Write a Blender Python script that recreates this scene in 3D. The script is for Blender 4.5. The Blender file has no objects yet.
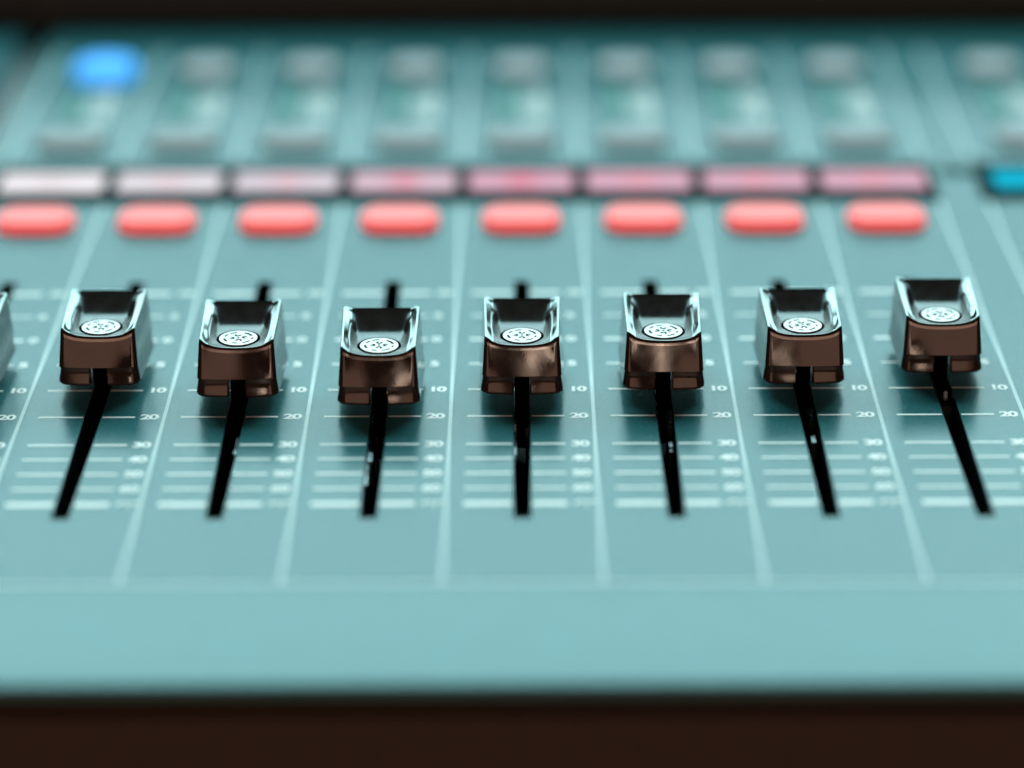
# Close-up of the fader bank of a sound mixing console (all geometry authored in millimetres, built in metres)
import bpy, bmesh, math, random
from mathutils import Vector, Matrix

random.seed(7)
S = bpy.context.scene
COL = S.collection
MM = 0.001
H = 60.0            # height of the faceplate above the table
P = 27.06            # channel pitch
D0 = 555.0          # ground distance camera -> console origin
CAM_H = 221.0       # camera height above the faceplate
R = math.radians


def yy(d):          # distance from the camera foot -> console y
    return d - D0


# ------------------------------------------------------------------ materials
def new_mat(name):
    m = bpy.data.materials.new(name)
    m.use_nodes = True
    nt = m.node_tree
    return m, nt, nt.nodes['Principled BSDF']


def mat(name, col, rough=0.5, metal=0.0, spec=0.5, coat=0.0, tint=None, emit=None, estr=0.0,
        bump=0.0, bscale=2000.0, cvar=0.0, rvar=0.0, cscale=300.0):
    m, nt, b = new_mat(name)
    b.inputs['Base Color'].default_value = (*col, 1)
    b.inputs['Roughness'].default_value = rough
    b.inputs['Metallic'].default_value = metal
    b.inputs['Specular IOR Level'].default_value = spec
    if tint:
        b.inputs['Specular Tint'].default_value = (*tint, 1)
    b.inputs['Coat Weight'].default_value = coat
    b.inputs['Coat Roughness'].default_value = 0.12
    if emit:
        b.inputs['Emission Color'].default_value = (*emit, 1)
        b.inputs['Emission Strength'].default_value = estr
    tc = nt.nodes.new('ShaderNodeTexCoord')
    if bump:
        n = nt.nodes.new('ShaderNodeTexNoise')
        n.inputs['Scale'].default_value = bscale
        n.inputs['Detail'].default_value = 4
        nt.links.new(tc.outputs['Object'], n.inputs['Vector'])
        bp = nt.nodes.new('ShaderNodeBump')
        bp.inputs['Strength'].default_value = bump
        bp.inputs['Distance'].default_value = 0.0001
        nt.links.new(n.outputs['Fac'], bp.inputs['Height'])
        nt.links.new(bp.outputs['Normal'], b.inputs['Normal'])
    if cvar or rvar:
        n2 = nt.nodes.new('ShaderNodeTexNoise')
        n2.inputs['Scale'].default_value = cscale
        n2.inputs['Detail'].default_value = 6
        oi = nt.nodes.new('ShaderNodeObjectInfo')
        va = nt.nodes.new('ShaderNodeVectorMath')
        va.operation = 'ADD'
        nt.links.new(tc.outputs['Object'], va.inputs[0])
        nt.links.new(oi.outputs['Random'], va.inputs[1])
        nt.links.new(va.outputs['Vector'], n2.inputs['Vector'])
        if cvar:
            mp = nt.nodes.new('ShaderNodeMapRange')
            mp.inputs['From Min'].default_value = 0.3
            mp.inputs['From Max'].default_value = 0.7
            mp.inputs['To Min'].default_value = 1 - cvar
            mp.inputs['To Max'].default_value = 1 + cvar
            nt.links.new(n2.outputs['Fac'], mp.inputs['Value'])
            vm = nt.nodes.new('ShaderNodeVectorMath')
            vm.operation = 'SCALE'
            vm.inputs[0].default_value = col
            nt.links.new(mp.outputs['Result'], vm.inputs['Scale'])
            nt.links.new(vm.outputs['Vector'], b.inputs['Base Color'])
        if rvar:
            mr = nt.nodes.new('ShaderNodeMapRange')
            mr.inputs['From Min'].default_value = 0.3
            mr.inputs['From Max'].default_value = 0.7
            mr.inputs['To Min'].default_value = max(0.02, rough - rvar)
            mr.inputs['To Max'].default_value = rough + rvar
            nt.links.new(n2.outputs['Fac'], mr.inputs['Value'])
            nt.links.new(mr.outputs['Result'], b.inputs['Roughness'])
    return m


PANEL = (0.032, 0.142, 0.154)
M = {
    'panel': mat('powder_coated_panel', PANEL, 0.20, spec=0.080, tint=(.62, .95, 1.0), bump=0.30, bscale=2600, cvar=0.13, rvar=0.07, cscale=1600),
    'lip': mat('painted_front_lip', (0.070, 0.205, 0.218), 0.26, spec=0.092, tint=(.62, .95, 1.0), bump=0.2, bscale=2200, cvar=0.05, cscale=120),
    'print': mat('printed_white_ink', (0.93, 0.93, 0.90), 0.4, spec=0.14, cvar=0.05, cscale=1500),
    'line': mat('pale_divider_ink', (0.52, 0.64, 0.64), 0.4, spec=0.1, cvar=0.04, cscale=800),
    'slot': mat('black_slot_lining', (0.004, 0.004, 0.005), 0.35, spec=0.12),
    'rail': mat('steel_glint_plate', (0.28, 0.33, 0.35), 0.25, metal=1.0, rvar=0.12, cscale=260),
    'chassis': mat('warm_dark_chassis', (0.066, 0.049, 0.041), 0.7, spec=0.05, bump=0.3, bscale=900, cvar=0.1),
    'scoop': mat('satin_dark_scoop', (0.020, 0.016, 0.014), 0.21, spec=0.13, tint=(.45, .95, 1.0), bump=0.08, bscale=3000, rvar=0.05, cscale=400),
    'polish': mat('polished_dark_edge', (0.020, 0.016, 0.014), 0.10, spec=0.75, tint=(.62, .97, 1.0), rvar=0.04, cscale=300),
    'knob': mat('glossy_dark_knob', (0.030, 0.019, 0.0145), 0.09, spec=0.26, coat=0.0, bump=0.05, bscale=2200, rvar=0.09, cscale=220),
    'stem': mat('black_stem_plastic', (0.002, 0.002, 0.002), 0.5, spec=0.0),
    'disc': mat('white_emblem_face', (0.92, 0.93, 0.93), 0.3, spec=0.25),
    'ink': mat('dark_emblem_ink', (0.03, 0.04, 0.04), 0.5, spec=0.0),
    'ring': mat('black_emblem_ring', (0.004, 0.006, 0.007), 0.4, spec=0.0),
    'bezel': mat('black_screen_bezel', (0.022, 0.040, 0.042), 0.5, spec=0.0),
    'red': mat('translucent_red_button', (0.43, 0.16, 0.16), 0.45, spec=0.05, emit=(1.0, 0.17, 0.16), estr=0.90),
    'redrim': mat('translucent_red_button_rim', (0.40, 0.10, 0.10), 0.40, spec=0.05, emit=(1.0, 0.115, 0.108), estr=0.84),
    'blue': mat('translucent_blue_button', (0.06, 0.28, 0.70), 0.45, spec=0.05, emit=(0.05, 0.40, 1.0), estr=0.95),
    'grey': mat('grey_rubber_button', (0.41, 0.395, 0.41), 0.5, spec=0.1, cvar=0.05),
    'greydk': mat('dark_grey_button', (0.33, 0.325, 0.34), 0.5, spec=0.1, cvar=0.05),
    'meter': mat('green_meter_lens', (0.07, 0.25, 0.22), 0.40, spec=0.03),
    'lens': mat('dark_green_lens', (0.008, 0.075, 0.065), 0.40, spec=0.03),
    'groove': mat('recess_paint', (0.05, 0.09, 0.095), 0.5, spec=0.3),
    'cyan': mat('lit_cyan_screen', (0.01, 0.03, 0.04), 0.3, spec=0.0, emit=(0.0, 0.50, 0.70), estr=1.0),
    'rim': mat('matt_black_rim', (0.060, 0.066, 0.064), 0.7, spec=0.05, cvar=0.1),
    'back': mat('matt_dark_back_edge', (0.012, 0.011, 0.010), 0.6, spec=0.0),
    'edge': mat('glossy_dark_rim', (0.032, 0.019, 0.015), 0.16, spec=0.9, rvar=0.06, cscale=500),
    'table': mat('matt_black_tabletop', (0.011, 0.008, 0.007), 1.0, spec=0.0, cvar=0.15, cscale=30),
}


def screen_mat(k, tint, hot):
    """Backlit label screen: an even pale pink light with a pinker smear of graphics to the right of its middle."""
    m, nt, b = new_mat('lit_label_screen')
    b.inputs['Base Color'].default_value = (0.02, 0.02, 0.02, 1)
    b.inputs['Roughness'].default_value = 0.3
    b.inputs['Specular IOR Level'].default_value = 0.0
    tc = nt.nodes.new('ShaderNodeTexCoord')
    mp = nt.nodes.new('ShaderNodeMapping')
    mp.inputs['Location'].default_value = (-0.0035, 0, 0)
    mp.inputs['Scale'].default_value = (170, 150, 100)
    nt.links.new(tc.outputs['Object'], mp.inputs['Vector'])
    g = nt.nodes.new('ShaderNodeTexGradient')
    g.gradient_type = 'SPHERICAL'
    nt.links.new(mp.outputs['Vector'], g.inputs['Vector'])
    mx = nt.nodes.new('ShaderNodeMix')
    mx.data_type = 'RGBA'
    mx.inputs[6].default_value = (*tint, 1)
    mx.inputs[7].default_value = (*hot, 1)
    nt.links.new(g.outputs['Fac'], mx.inputs[0])
    nt.links.new(mx.outputs[2], b.inputs['Emission Color'])
    b.inputs['Emission Strength'].default_value = 1.0
    return m


# ------------------------------------------------------------------ mesh helpers
class MB:
    """Collects faces (millimetres) and links them as one mesh object."""

    def __init__(self):
        self.v, self.f, self.mi, self.sm = [], [], [], []

    def add(self, verts, faces, mi=0, smooth=False):
        o = len(self.v)
        self.v += [tuple(p) for p in verts]
        for f in faces:
            self.f.append(tuple(o + i for i in f))
            self.mi.append(mi)
            self.sm.append(smooth)

    def box(self, x0, x1, y0, y1, z0, z1, mi=0):
        v = [(x0, y0, z0), (x1, y0, z0), (x1, y1, z0), (x0, y1, z0), (x0, y0, z1), (x1, y0, z1), (x1, y1, z1), (x0, y1, z1)]
        self.add(v, [(0, 3, 2, 1), (4, 5, 6, 7), (0, 1, 5, 4), (1, 2, 6, 5), (2, 3, 7, 6), (3, 0, 4, 7)], mi)

    def rect(self, x0, x1, y0, y1, z, mi=0):
        self.add([(x0, y0, z), (x1, y0, z), (x1, y1, z), (x0, y1, z)], [(0, 1, 2, 3)], mi)

    def mesh(self, name, mats):
        me = bpy.data.meshes.new(name)
        me.from_pydata([(a * MM, b * MM, c * MM) for a, b, c in self.v], [], self.f)
        for m in mats:
            me.materials.append(m)
        me.polygons.foreach_set('material_index', self.mi)
        me.polygons.foreach_set('use_smooth', self.sm)
        me.update()
        return me

    def build(self, name, mats, parent=None, loc=(0, 0, 0), bevel=0.0, seg=3):
        if not isinstance(mats, (list, tuple)):
            mats = [mats]
        return link(name, self.mesh(name, mats), parent, loc, bevel, seg)


def link(name, me, parent=None, loc=(0, 0, 0), bevel=0.0, seg=3):
    o = bpy.data.objects.new(name, me)
    COL.objects.link(o)
    o.parent = parent
    o.location = [c * MM for c in loc]
    if bevel:
        b = o.modifiers.new('edge', 'BEVEL')
        b.width = bevel * MM
        b.segments = seg
        b.limit_method = 'ANGLE'
        b.angle_limit = R(40)
    return o


def dup(o, parent, loc=None, deep=True):
    c = o.copy()
    COL.objects.link(c)
    c.parent = parent
    if loc is not None:
        c.location = [q * MM for q in loc]
    if deep:
        for ch in list(o.children):
            dup(ch, c)
    return c


def text_faces(mb, body, x, y, z, size, sx=1.0, mi=0):
    cu = bpy.data.curves.new('numeral', 'FONT')
    cu.body = body
    cu.size = size
    cu.align_x = 'LEFT'
    cu.align_y = 'CENTER'
    cu.offset = 0.115
    cu.space_character = .88
    cu.resolution_u = 6
    ob = bpy.data.objects.new('numeral', cu)
    COL.objects.link(ob)
    dg = bpy.context.evaluated_depsgraph_get()
    me = bpy.data.meshes.new_from_object(ob.evaluated_get(dg))
    vs = [(x + v.co.x * sx, y + v.co.y, z) for v in me.vertices]
    mb.add(vs, [tuple(p.vertices) for p in me.polygons], mi)
    bpy.data.objects.remove(ob)
    bpy.data.curves.remove(cu)
    bpy.data.meshes.remove(me)


# ------------------------------------------------------------------ the console
con = bpy.data.objects.new('mixing_console', None)
COL.objects.link(con)
con['label'] = 'sound mixing console with teal faceplate, a row of glossy faders and lit red buttons'
con['category'] = 'mixing console'

XL, XR = -190.0, 215.0
D_FRONT, D_BACK = 413.4, 747.0
SL0, SL1 = 438.2, 549.5      # slot ends
SW = 1.6                     # half width of a slot
CH = list(range(-4, 4))
GR0, GR1 = -4.93 * P, -4.66 * P   # recess between the banks at the left

# faceplate: one sheet with the slots cut out of it and a recess along the left of the bank
fp = MB()
xs = [XL, GR0, GR1]
for i in CH:
    xs += [i * P - SW, i * P + SW]
xs.append(XR)
ys = [yy(D_FRONT), yy(SL0), yy(SL1), yy(D_BACK)]
for a in range(len(xs) - 1):
    mid = (xs[a] + xs[a + 1]) / 2
    if GR0 < mid < GR1:
        continue
    is_slot = abs(mid / P - round(mid / P)) < 0.01 and round(mid / P) in CH
    for b in range(3):
        if is_slot and b == 1:
            continue
        fp.rect(xs[a], xs[a + 1], ys[b], ys[b + 1], H)
plate = fp.build('faceplate', M['panel'], con)
g = MB()
y0, y1 = yy(D_FRONT), yy(D_BACK)
dz = 4.0
g.add([(GR0, y0, H - .01), (GR0, y1, H - .01), (GR0, y1, H - dz), (GR0, y0, H - dz), (GR1, y0, H - .01), (GR1, y1, H - .01), (GR1, y1, H - dz), (GR1, y0, H - dz)],
      [(0, 3, 2, 1), (4, 5, 6, 7), (3, 7, 6, 2)])
g.build('panel_recess', M['groove'], con)

# front lip: a rolled edge in front of the faceplate
lip = MB()
prof = [(413.4, -0.02), (412.0, -0.10), (395.0, -0.25), (384.0, -0.45)]
for k in range(0, 9):
    a = R(90 - k * 11.25)
    prof.append((382.0 - 1.4 * math.cos(a), -0.5 - 1.4 + 1.4 * math.sin(a)))
prof += [(381.6, -2.3), (386.0, -2.3), (413.4, -2.3)]
n = len(prof)
vs = [(XL, yy(d), H + z) for d, z in prof] + [(XR, yy(d), H + z) for d, z in prof]
lip.add(vs, [(k, k + 1, n + k + 1, n + k) for k in range(n - 1)], 0, True)
lip.add(vs, [tuple(range(n - 1, -1, -1)), tuple(range(n, 2 * n))])
lo = lip.build('front_lip', M['lip'], con)

# chassis: shallow tray under the faceplate, with a dark rear rim
ch = MB()
ch.box(XL, XR, yy(382.0), yy(384.5), 0, H - 6.5)              # front wall
ch.box(XL - 2, XL - .01, yy(382.0), yy(D_BACK), 0, H - .3)      # cheeks
ch.box(XR + .01, XR + 2, yy(382.0), yy(D_BACK), 0, H - .3)
rr_ = MB()
rr_.box(XL - 2, XR + 2, yy(D_BACK) + .01, yy(D_BACK + 14), 0, H + 22)
rr_.build('rear_rim', M['rim'], con, bevel=1.0)
ch.box(XL, XR, yy(388.0), yy(390.0), 0, H - 2.4)             # set-back wall under the lip
ch.box(XL, XR, yy(384.6), yy(D_BACK) - .01, 0, H - 16)
ch.build('chassis', M['chassis'], con, bevel=0.5)

# fader slots
sl = MB()
za, zb = H - .01, H - 13.0
y0, y1 = yy(SL0), yy(SL1)
sl.add([(-SW, y0, za), (SW, y0, za), (SW, y1, za), (-SW, y1, za), (-SW, y0, zb), (SW, y0, zb), (SW, y1, zb), (-SW, y1, zb)],
       [(4, 5, 6, 7), (0, 1, 5, 4), (1, 2, 6, 5), (2, 3, 7, 6), (3, 0, 4, 7)])
slot0 = sl.build('fader_slot', M['slot'], con)
rl = MB()
rl.box(-1.45, -1.15, y0 + 2, y1 - 2, H - 11.5, H - 9.5)
rl.box(1.15, 1.45, y0 + 2, y1 - 2, H - 11.5, H - 9.5)
rl.build('guide_rail', M['stem'], slot0)

# printed scale of one channel
SCALE = [(542.8, '10', 1.25), (530.45, '5', .62), (518.1, '0', 1.05), (505.75, '5', .6), (493.4, '10', .62), (481.05, '20', .64),
         (468.7, '30', .6), (462.5, '40', .6), (456.3, '50', .7), (450.2, '60', .7), (444.0, '\u221e', 1.5)]
sc = MB()
ZP = H + 0.05
for d, t, w in SCALE:
    y = yy(d)
    sc.rect(-10.4, -SW - .25, y - w / 2, y + w / 2, ZP)
    sc.rect(SW + .25, 8.0, y - w / 2, y + w / 2, ZP)
    text_faces(sc, t, 9.0, y, ZP, 3.1 if t != '\u221e' else 4.4, 1.2)
scale0 = sc.build('fader_scale', M['print'], con)

# divider lines
dv = MB()
dv.rect(-.36, .36, yy(414.4), yy(597.0), ZP)
div0 = dv.build('divider_line', M['line'], con, (-4.5 * P, 0, 0))
for k in (-3.5, -2.5, -1.5, -.5, .5, 1.5, 2.5, 3.5, 3.91):
    dup(div0, con, (k * P, 0, 0))
dv = MB()
dv.rect(-.4, .4, yy(627.0), yy(712.0), ZP)
top0 = dv.build('divider_line', M['line'], con, (-4.5 * P, 0, 0))
for k in (-3.5, -2.5, -1.5, -.5, .5, 1.5, 2.5, 3.5, 3.91):
    dup(top0, con, (k * P, 0, 0))
hl = MB()
hl.rect(XL + .5, XR - .5, yy(413.5), yy(414.3), ZP)
hl.build('divider_line', M['line'], con)

for i in CH:
    if i == CH[0]:
        slot0.location = (i * P * MM, 0, 0)
        scale0.location = (i * P * MM, 0, 0)
    else:
        dup(slot0, con, (i * P, 0, 0))
        dup(scale0, con, (i * P, 0, 0))


# ------------------------------------------------------------------ fader knob
def knob_meshes():
    HD = 9.0          # half depth
    us = [-1, -.985, -.955, -.92, -.88, -.84, -.80, -.75, -.70, -.64, -.56, -.46, -.35, -.235]
    us = us + [-.12, 0, .12] + [-u for u in reversed(us)]
    nv = 34
    vsn = [-1 + 2 * k / nv for k in range(nv + 1)]

    def plan(u, v, hw, yf, yb, r, bulge):
        cy, hd = (yf + yb) / 2, (yb - yf) / 2
        x, y = u * hw, v * hd
        ax, ay = abs(x) - (hw - r), abs(y) - (hd - r)
        if ax > 0 and ay > 0:
            m, l = max(ax, ay), math.hypot(ax, ay)
            ax, ay = ax * m / l, ay * m / l
            x = math.copysign(hw - r + ax, x)
            y = math.copysign(hd - r + ay, y)
        if v < 0:
            y -= bulge * (1 - (x / hw) ** 2) * (-v)
        return x * (1 + .028 * v), cy + y

    def ztop(x, y, hw):
        t = y - 1.8
        zc = 9.0 + 0.0060 * (t - 6.0) ** 2 + 0.172 * (math.hypot(t - 11.0, .7) + t - 11.0)
        zr = 10.95 + 1.35 * (t / 17.0) - 0.30 * math.sin(math.pi * min(1, max(0, t / 17.0)))
        u = abs(x) / hw
        a = min(1, max(0, (u - .56) / .22))
        s = .6 * a * a * (3 - 2 * a) + .4 * a ** 3
        c = min(1, max(0, (u - .77) / .19))
        cham = min(.85, max(0, zr - zc))        # the bevelled inner face of each side rail
        zb = zc + max(0, zr - zc - cham) * s + cham * c
        zf = zc + max(0, zr - zc) * (.30 * min(1, u / .96) ** 2 + .70 * min(1, u / .96) ** 5)   # rounded U at the front
        w = min(1, max(0, (t - .8) / 5.0))
        w = w * w * (3 - 2 * w)
        return zf + (zb - zf) * w

    bm = bmesh.new()
    W0, YF0, YB0 = 7.3, 1.8, 19.2     # upper rim
    grid = []
    for v in vsn:
        row = []
        for u in us:
            x, y = plan(u, v, W0 - .42, YF0 + .38, YB0 - .38, .7, .42)
            row.append(bm.verts.new((x * MM, y * MM, ztop(x, y, W0) * MM)))
        grid.append(row)
    nu = len(us)
    for a in range(nv):
        for b in range(nu - 1):
            fc = bm.faces.new((grid[a][b], grid[a][b + 1], grid[a + 1][b + 1], grid[a + 1][b]))
            fc.smooth = True
            fc.material_index = 2 if abs(us[b] + us[b + 1]) / 2 > .78 else (4 if a == nv - 1 else 1)
    # boundary parameters in order
    bp = [(us[b], -1) for b in range(nu)] + [(1, vsn[a]) for a in range(1, nv + 1)] + \
         [(us[b], 1) for b in range(nu - 2, -1, -1)] + [(-1, vsn[a]) for a in range(nv - 1, 0, -1)]
    ring = [grid[0][b] for b in range(nu)] + [grid[a][nu - 1] for a in range(1, nv + 1)] + \
           [grid[nv][b] for b in range(nu - 2, -1, -1)] + [grid[a][0] for a in range(nv - 1, 0, -1)]
    ztops = [v.co.z / MM for v in ring]
    nb = len(bp)

    def add_ring(prev, hw, yf, yb, r, bulge, zf, notch=False, smooth=True, sharp=False, edge=False):
        cur = []
        for k, (u, v) in enumerate(bp):
            x, y = plan(u, v, hw, yf, yb, r, bulge)
            cur.append(bm.verts.new((x * MM, y * MM, zf(k) * MM)))
        for k in range(nb):
            k2 = (k + 1) % nb
            if notch and bp[k][1] == -1 and bp[k2][1] == -1 and abs(bp[k][0]) < .24 and abs(bp[k2][0]) < .24:
                continue
            fc = bm.faces.new((prev[k], cur[k], cur[k2], prev[k2]))
            fc.smooth = smooth
            fc.material_index = 2 if abs(bp[k][0] + bp[k2][0]) / 2 > .97 and bp[k][1] > -.97 else (4 if bp[k][1] > .97 and bp[k2][1] > .97 and abs(bp[k][0]) < .93 else 3 if edge and bp[k][1] < -.97 else 0)
        if sharp:
            for k in range(nb):
                e = bm.edges.get((cur[k], cur[(k + 1) % nb]))
                if e:
                    e.smooth = False
        return cur

    ring = add_ring(ring, W0 - .14, YF0 + .10, YB0 - .10, .8, .42, lambda k: ztops[k] - .10, edge=True)
    ring = add_ring(ring, W0, YF0 - .06, YB0, .85, .42, lambda k: ztops[k] - .40, edge=True)
    ring = add_ring(ring, W0 + .03, YF0 - .2, YB0, .85, .42, lambda k: ztops[k] - .9, edge=True)
    for q in (.75, .5, .25):
        w = W0 + .03 + (1 - q) * .42
        ring = add_ring(ring, w, (YF0 - .2) * q, YB0 + (1 - q) * .3, .85, .42, lambda k, q=q: 3.7 + (ztops[k] - .9 - 3.7) * q)
    ring = add_ring(ring, W0 + .45, 0, YB0 + .3, .85, .42, lambda k: 3.8)
    ring = add_ring(ring, W0 + .47, -.05, YB0 + .3, .85, .42, lambda k: 3.6, sharp=True)
    ring = add_ring(ring, W0 + .3, .60, YB0 + .3, 1.0, .5, lambda k: 3.5, sharp=True)
    ring = add_ring(ring, W0 + .46, .56, YB0 + .3, 1.3, .56, lambda k: 2.3, notch=True)
    ring = add_ring(ring, W0 + .76, .02, YB0 + .35, 1.6, .64, lambda k: .6, notch=True)
    ring = add_ring(ring, W0 + .80, -.12, YB0 + .35, 1.6, .66, lambda k: .25, notch=True)
    ring = add_ring(ring, W0 + .5, -.05, YB0 + .2, 1.5, .64, lambda k: 0, notch=True)
    ring = add_ring(ring, W0 - .5, 1.2, YB0 - .8, 1.0, 0.6, lambda k: .05, notch=True)
    ring = add_ring(ring, W0 - .6, 1.4, YB0 - 1.0, 1.0, 0.5, lambda k: 3.0, notch=True)
    me = bpy.data.meshes.new('fader_knob')
    bmesh.ops.recalc_face_normals(bm, faces=bm.faces)
    bm.to_mesh(me)
    bm.free()
    for q in ('knob', 'scoop', 'polish', 'edge', 'back'):
        me.materials.append(M[q])

    # emblem: white disc in a black ring, with dark pinwheel marks
    em = MB()
    cx, cy = 0.0, 0.0     # its own origin is its centre
    zc = 9.0 + 0.18

    def ann(r0, r1, a0, a1, z, mi, seg=40, ox=0, oy=0):
        vv, ff = [], []
        for k in range(seg + 1):
            a = R(a0 + (a1 - a0) * k / seg)
            vv += [(cx + ox + r0 * math.cos(a), cy + oy + r0 * math.sin(a), z), (cx + ox + r1 * math.cos(a), cy + oy + r1 * math.sin(a), z)]
        for k in range(seg):
            ff.append((2 * k, 2 * k + 1, 2 * k + 3, 2 * k + 2))
        em.add(vv, ff, mi)
    seg = 64
    rr = 3.65
    pts = [(cx + rr * math.cos(2 * math.pi * k / seg), cy + rr * math.sin(2 * math.pi * k / seg)) for k in range(seg)]
    em.add([(x, y, zc + .12) for x, y in pts], [tuple(range(seg))], 0)
    em.add([(x, y, zc + .12) for x, y in pts] + [(x, y, zc - .4) for x, y in pts],
           [(k, seg + k, seg + (k + 1) % seg, (k + 1) % seg) for k in range(seg)], 0)
    ann(rr, rr + .50, 0, 360, zc + .02, 1, 64)
    ann(rr + .49, rr + .5, 0, 360, zc + .019, 1, 64)
    zi = zc + .15
    for a0, a1, w in ((22, 68, .34), (100, 128, .28), (140, 166, .24), (188, 222, .3), (248, 270, .26), (292, 328, .24), (344, 362, .22)):
        ann(2.75 - w, 2.75 + w * .4, a0, a1, zi, 2, 10)
    for a in (8, 98, 188, 278):
        ax, ay = 1.30 * math.cos(R(a)), 1.30 * math.sin(R(a))
        ann(.22, .62, a + 40, a + 290, zi, 2, 18, ax, ay)
    ann(.0, .26, 0, 360, zi, 2, 12)
    eme = em.mesh('emblem', [M['disc'], M['ring'], M['ink']])

    st = MB()
    st.box(-1.35, 1.35, 1.9, 14.5, -12.5, 8.2)
    ste = st.mesh('stem', [M['stem']])
    return me, eme, ste


kme, eme, ste = knob_meshes()

# front distance of each knob's skirt (from the photograph), and the pieces that put glints in its slot
KN = {-4: 489.2, -3: 490.9, -2: 485.2, -1: 481.4, 0: 486.0, 1: 488.0, 2: 490.5, 3: 495.5}
# metal carriage pieces shaped and placed to put glints in each slot: x0, x1, distance in front of the knob from/to, depth of the top
GLINT = {
    -4: [(-1.45, -1.1, -12, 6, 3.0)],
    -3: [(-1.45, -1.15, -12, 4, 4.0), (1.05, 1.45, -12, 3, 4.0)],
    -2: [(.8, 1.4, 11, 18, 1.6), (1.15, 1.45, -12, 25, 2.6), (-1.45, -1.2, -12, 6, 4.0)],
    -1: [(-1.45, -1.2, -12, 26, 2.2), (-1.35, -.6, 14, 17.5, 1.6), (1.15, 1.45, -12, 8, 1.8), (-.4, 0, 5, 6.5, 1.8)],
    0: [(-1.45, -1.2, -12, 20, 2.2), (.7, 1.4, 1, 8, 1.6), (-1.4, -.8, 3, 6.5, 1.6), (-1.45, -1.05, 14, 19, 2.0)],
    1: [(.4, 1.4, 1, 9, 1.6), (-1.45, -1.2, -12, 6, 1.8), (.5, 1.1, 15, 17, 2.2), (.55, 1.0, 18.5, 19.2, 2.2)],
    2: [(.1, 1.35, -4, 9, 1.6), (-.2, .6, 15, 18, 2.2), (-1.45, -1.28, 24, 40, 3.2)],
    3: [(-1.35, 1.3, -5, 7, 2.2), (.5, 1.1, -1, 1.5, 1.5)],
}
KLAB = {-4: 'dark glossy fader knob cut off at the left edge of the photo', -1: 'dark glossy fader knob set lowest of the row',
        3: 'dark glossy fader knob set highest of the row', 0: 'dark glossy fader knob in the middle of the row'}
for i in CH:
    k = link('fader_knob', kme, con, (i * P, yy(KN[i]), H + 2.5))
    if i in KLAB:
        k['label'] = KLAB[i]
    e_ = link('emblem', eme, k, (0, 6.25, 0))
    e_.rotation_euler = (R(-1.0), 0, R(random.uniform(-9, 9)))
    k.rotation_euler = (0, 0, R(random.uniform(-.7, .7)))
    link('stem', ste, k)
    cb = MB()
    for x0, x1, f0, f1, dp in GLINT[i]:
        cb.box(x0, x1, -f1, -f0, -11.0, -2.5 - dp + .5)
    cb.build('glint_plate', M['rail'], k)


# ------------------------------------------------------------------ buttons, screens and meters
def button(name, w, dp, h, m, loc, parent=con, dome=0.0, rf=.40):
    b = MB()
    r = min(w, dp) * rf
    pts = []
    for cx, cy, a0 in ((w / 2 - r, dp / 2 - r, 0), (-w / 2 + r, dp / 2 - r, 90), (-w / 2 + r, -dp / 2 + r, 180), (w / 2 - r, -dp / 2 + r, 270)):
        for q in range(9):
            a = R(a0 + q * 11.25)
            pts.append((cx + r * math.cos(a), cy + r * math.sin(a)))
    n = len(pts)
    rings = [(1.0, 0.02), (1.0, h * .62), (.975, h * .82), (.92, h * .95), (.80, h), (.45, h + dome)]
    vv = [(x * s, y * (1 - (1 - s) * w / dp * .8), z) for s, z in rings for x, y in pts]
    ff = []
    for k in range(len(rings) - 1):
        ff += [(k * n + q, k * n + (q + 1) % n, (k + 1) * n + (q + 1) % n, (k + 1) * n + q) for q in range(n)]
    ff.append(tuple((len(rings) - 1) * n + q for q in range(n)))
    b.add(vv, ff, 0, True)
    if isinstance(m, (list, tuple)):
        for q in range(3 * n):
            b.mi[q] = 1
    return b.build(name, m, parent, loc)


# red lit buttons above the faders
DR = 584.4
red0 = button('push_button', 17.2, 11.8, 2.3, [M['red'], M['redrim']], (-4 * P + 0, yy(DR), H), dome=.15)
red0['label'] = 'red lit oblong push button'
for i in CH[1:]:
    dup(red0, con, (i * P, yy(DR), H))


# black screen strip with eight lit label screens
def strip(x0, x1, d0, d1):
    s = MB()
    s.box(x0, x1, yy(d0), yy(d1), H + .02, H + .9)
    return s.build('screen_strip', M['bezel'], con, bevel=.25)


ST0, ST1, SC0, SC1 = 598.5, 621.0, 603.2, 614.8
bank = strip(-4.5 * P - 1, 3.5 * P + .5, ST0, ST1)
wh, pk = (1.0, .80, .86), (.95, .30, .38)
for i in CH:
    f = (i + 4) / 7.0
    s = MB()
    s.box(-11.9, 11.9, -(SC1 - SC0) / 2, (SC1 - SC0) / 2, 0, .12)
    tint = (1.0 - .22 * min(1, f * 4), .96 - .50 * min(1, f * 1.8), 1.0 - .42 * min(1, f * 1.8))
    hot = (.90, .80 - (.58 if i in (-1, 0) else .42) * min(1, f * 2.2), .84 - (.52 if i in (-1, 0) else .38) * min(1, f * 2.2))
    so = s.build('label_screen', screen_mat(i, tint, hot), bank, (i * P, yy((SC0 + SC1) / 2), H + .9))
    if i == -4:
        so['label'] = 'lit label screen glowing almost white'
right_strip = strip(3.89 * P, 7.4 * P, ST0, ST1)
s = MB()
s.box(-11.9, 11.9, -(SC1 - SC0) / 2, (SC1 - SC0) / 2, 0, .12)
so = s.build('label_screen', M['cyan'], right_strip, (4.46 * P, yy((SC0 + SC1) / 2), H + .9))
so['label'] = 'lit label screen glowing cyan'

il = MB()
il.box(3.60 * P, 3.86 * P, yy(615.5), yy(621.0), H + .02, H + .6)
il.build('indicator_lens', M['lens'], con, bevel=.2)

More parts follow.
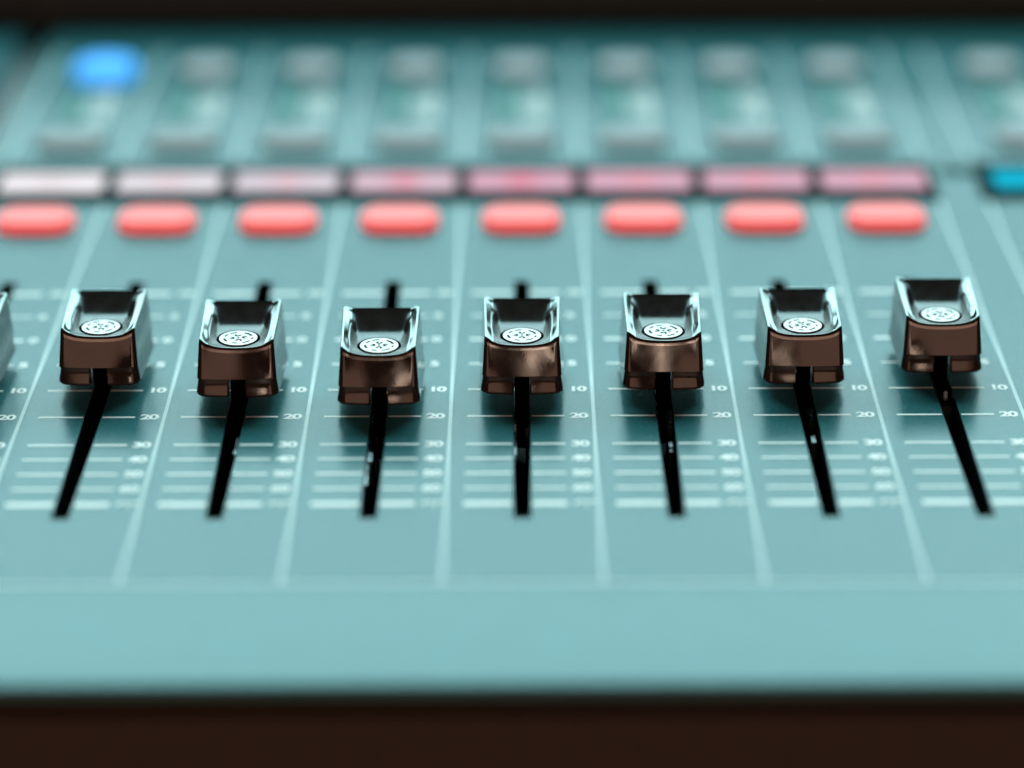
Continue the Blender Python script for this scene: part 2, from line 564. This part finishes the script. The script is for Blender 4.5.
# upper rows: round-ended select buttons, meters with printed legends, solo buttons
DS, DM, DO = 696.0, 667.0, 639.5
first = True
mt = MB()
mt.box(-5.4, -1.4, -11, 11, 0.02, .5)
lg = MB()
for q in range(12):
    y = -11 + q * 2.0
    lg.rect(-.4, 1.8 + (q % 3 == 0) * 1.2, y - .28, y + .28, .05)
    lg.rect(2.6, 6.8, y - .42, y + .42, .05)
for i in CH + [4.5]:
    if i == -4:
        b = button('push_button', 15.2, 17.0, 3.0, M['blue'], (i * P + 1.0, yy(DS - 3), H), dome=.15)
        b['label'] = 'push button lit bright blue'
    elif i == -3:
        sel0 = b = button('push_button', 14.0, 13.0, 1.6, M['grey'], (i * P, yy(DS), H), dome=.15)
    else:
        b = dup(sel0, con, (i * P, yy(DS), H))
    if i == -4:
        sol0 = button('push_button', 16.5, 11.0, 1.6, M['greydk'], (i * P, yy(DO), H), dome=.15)
        met0 = mt.build('level_meter', M['meter'], con, (i * P, yy(DM), H), bevel=.2)
        leg0 = lg.build('meter_legend', M['print'], con, (i * P, yy(DM), H))
    else:
        dup(sol0, con, (i * P, yy(DO), H))
        dup(met0, con, (i * P, yy(DM), H))
        dup(leg0, con, (i * P, yy(DM), H))

# ------------------------------------------------------------------ table
tb = MB()
tb.box(-1600, 1600, -900, 2600, -30, 0)
t = tb.build('tabletop', M['table'])
t['kind'] = 'structure'

# ------------------------------------------------------------------ lamps
def area(name, loc, target, sx, sy, power, col):
    l = bpy.data.lights.new(name, 'AREA')
    l.shape = 'RECTANGLE'
    l.size, l.size_y = sx, sy
    l.energy = power
    l.color = col
    o = bpy.data.objects.new(name, l)
    COL.objects.link(o)
    o.location = loc
    o.rotation_euler = (Vector(target) - Vector(loc)).to_track_quat('-Z', 'Y').to_euler()
    return o


HZ = H * MM
e = R(37)
area('stage_lamp', (0.0, 2.6 * math.cos(e) - .05, HZ + 2.6 * math.sin(e)), (0, -.05, HZ), 2.7, 1.25, 136.0, (.64, .98, 1.0))
area('rail_fill_lamp', (0.0, 2.6, HZ + .40), (0, 0, HZ), 3.4, .80, 54.0, (.64, .98, 1.0))  # unseen low fill, added to brighten the side rails of the knobs
area('warm_lamp', (-.33, -1.15, HZ + .27), (0, -.05, HZ), .34, .48, 1.5, (1.0, .54, .38))
area('warm_lamp', (.31, -1.15, HZ + .27), (0, -.05, HZ), .34, .48, 1.5, (1.0, .54, .38))

area('warm_lamp', (.05, -1.15, HZ + .26), (0, -.05, HZ), .05, .22, .75, (1.0, .70, .52))  # narrow lamp added to draw a bright streak on the knob fronts

w = bpy.data.worlds.new('World')
S.world = w
w.use_nodes = True
w.node_tree.nodes['Background'].inputs[0].default_value = (.6, .75, .8, 1)
w.node_tree.nodes['Background'].inputs[1].default_value = 0.002

# ------------------------------------------------------------------ camera
cam = bpy.data.cameras.new('camera')
co = bpy.data.objects.new('camera', cam)
COL.objects.link(co)
cam.sensor_width = 36
cam.lens = 2800 * 36 / 1024
cam.clip_start, cam.clip_end = 0.01, 50
cam.dof.use_dof = True
cam.dof.focus_distance = 0.533
cam.dof.aperture_fstop = 98.44 / 25.0
cam.dof.aperture_blades = 0
co.location = (0, -D0 * MM, (H + CAM_H) * MM)
pitch, yaw, roll = R(24.018), R(.222), R(-.3)
co.matrix_world = Matrix.Translation(co.location) @ Matrix.Rotation(yaw, 4, 'Z') @ Matrix.Rotation(R(90) - pitch, 4, 'X') @ Matrix.Rotation(roll, 4, 'Z')
S.camera = co

S.render.engine = 'CYCLES'
S.cycles.use_denoising = True
S.cycles.max_bounces = 8
S.view_settings.view_transform = 'Standard'
S.view_settings.look = 'None'
S.view_settings.exposure = 0
S.view_settings.gamma = 1
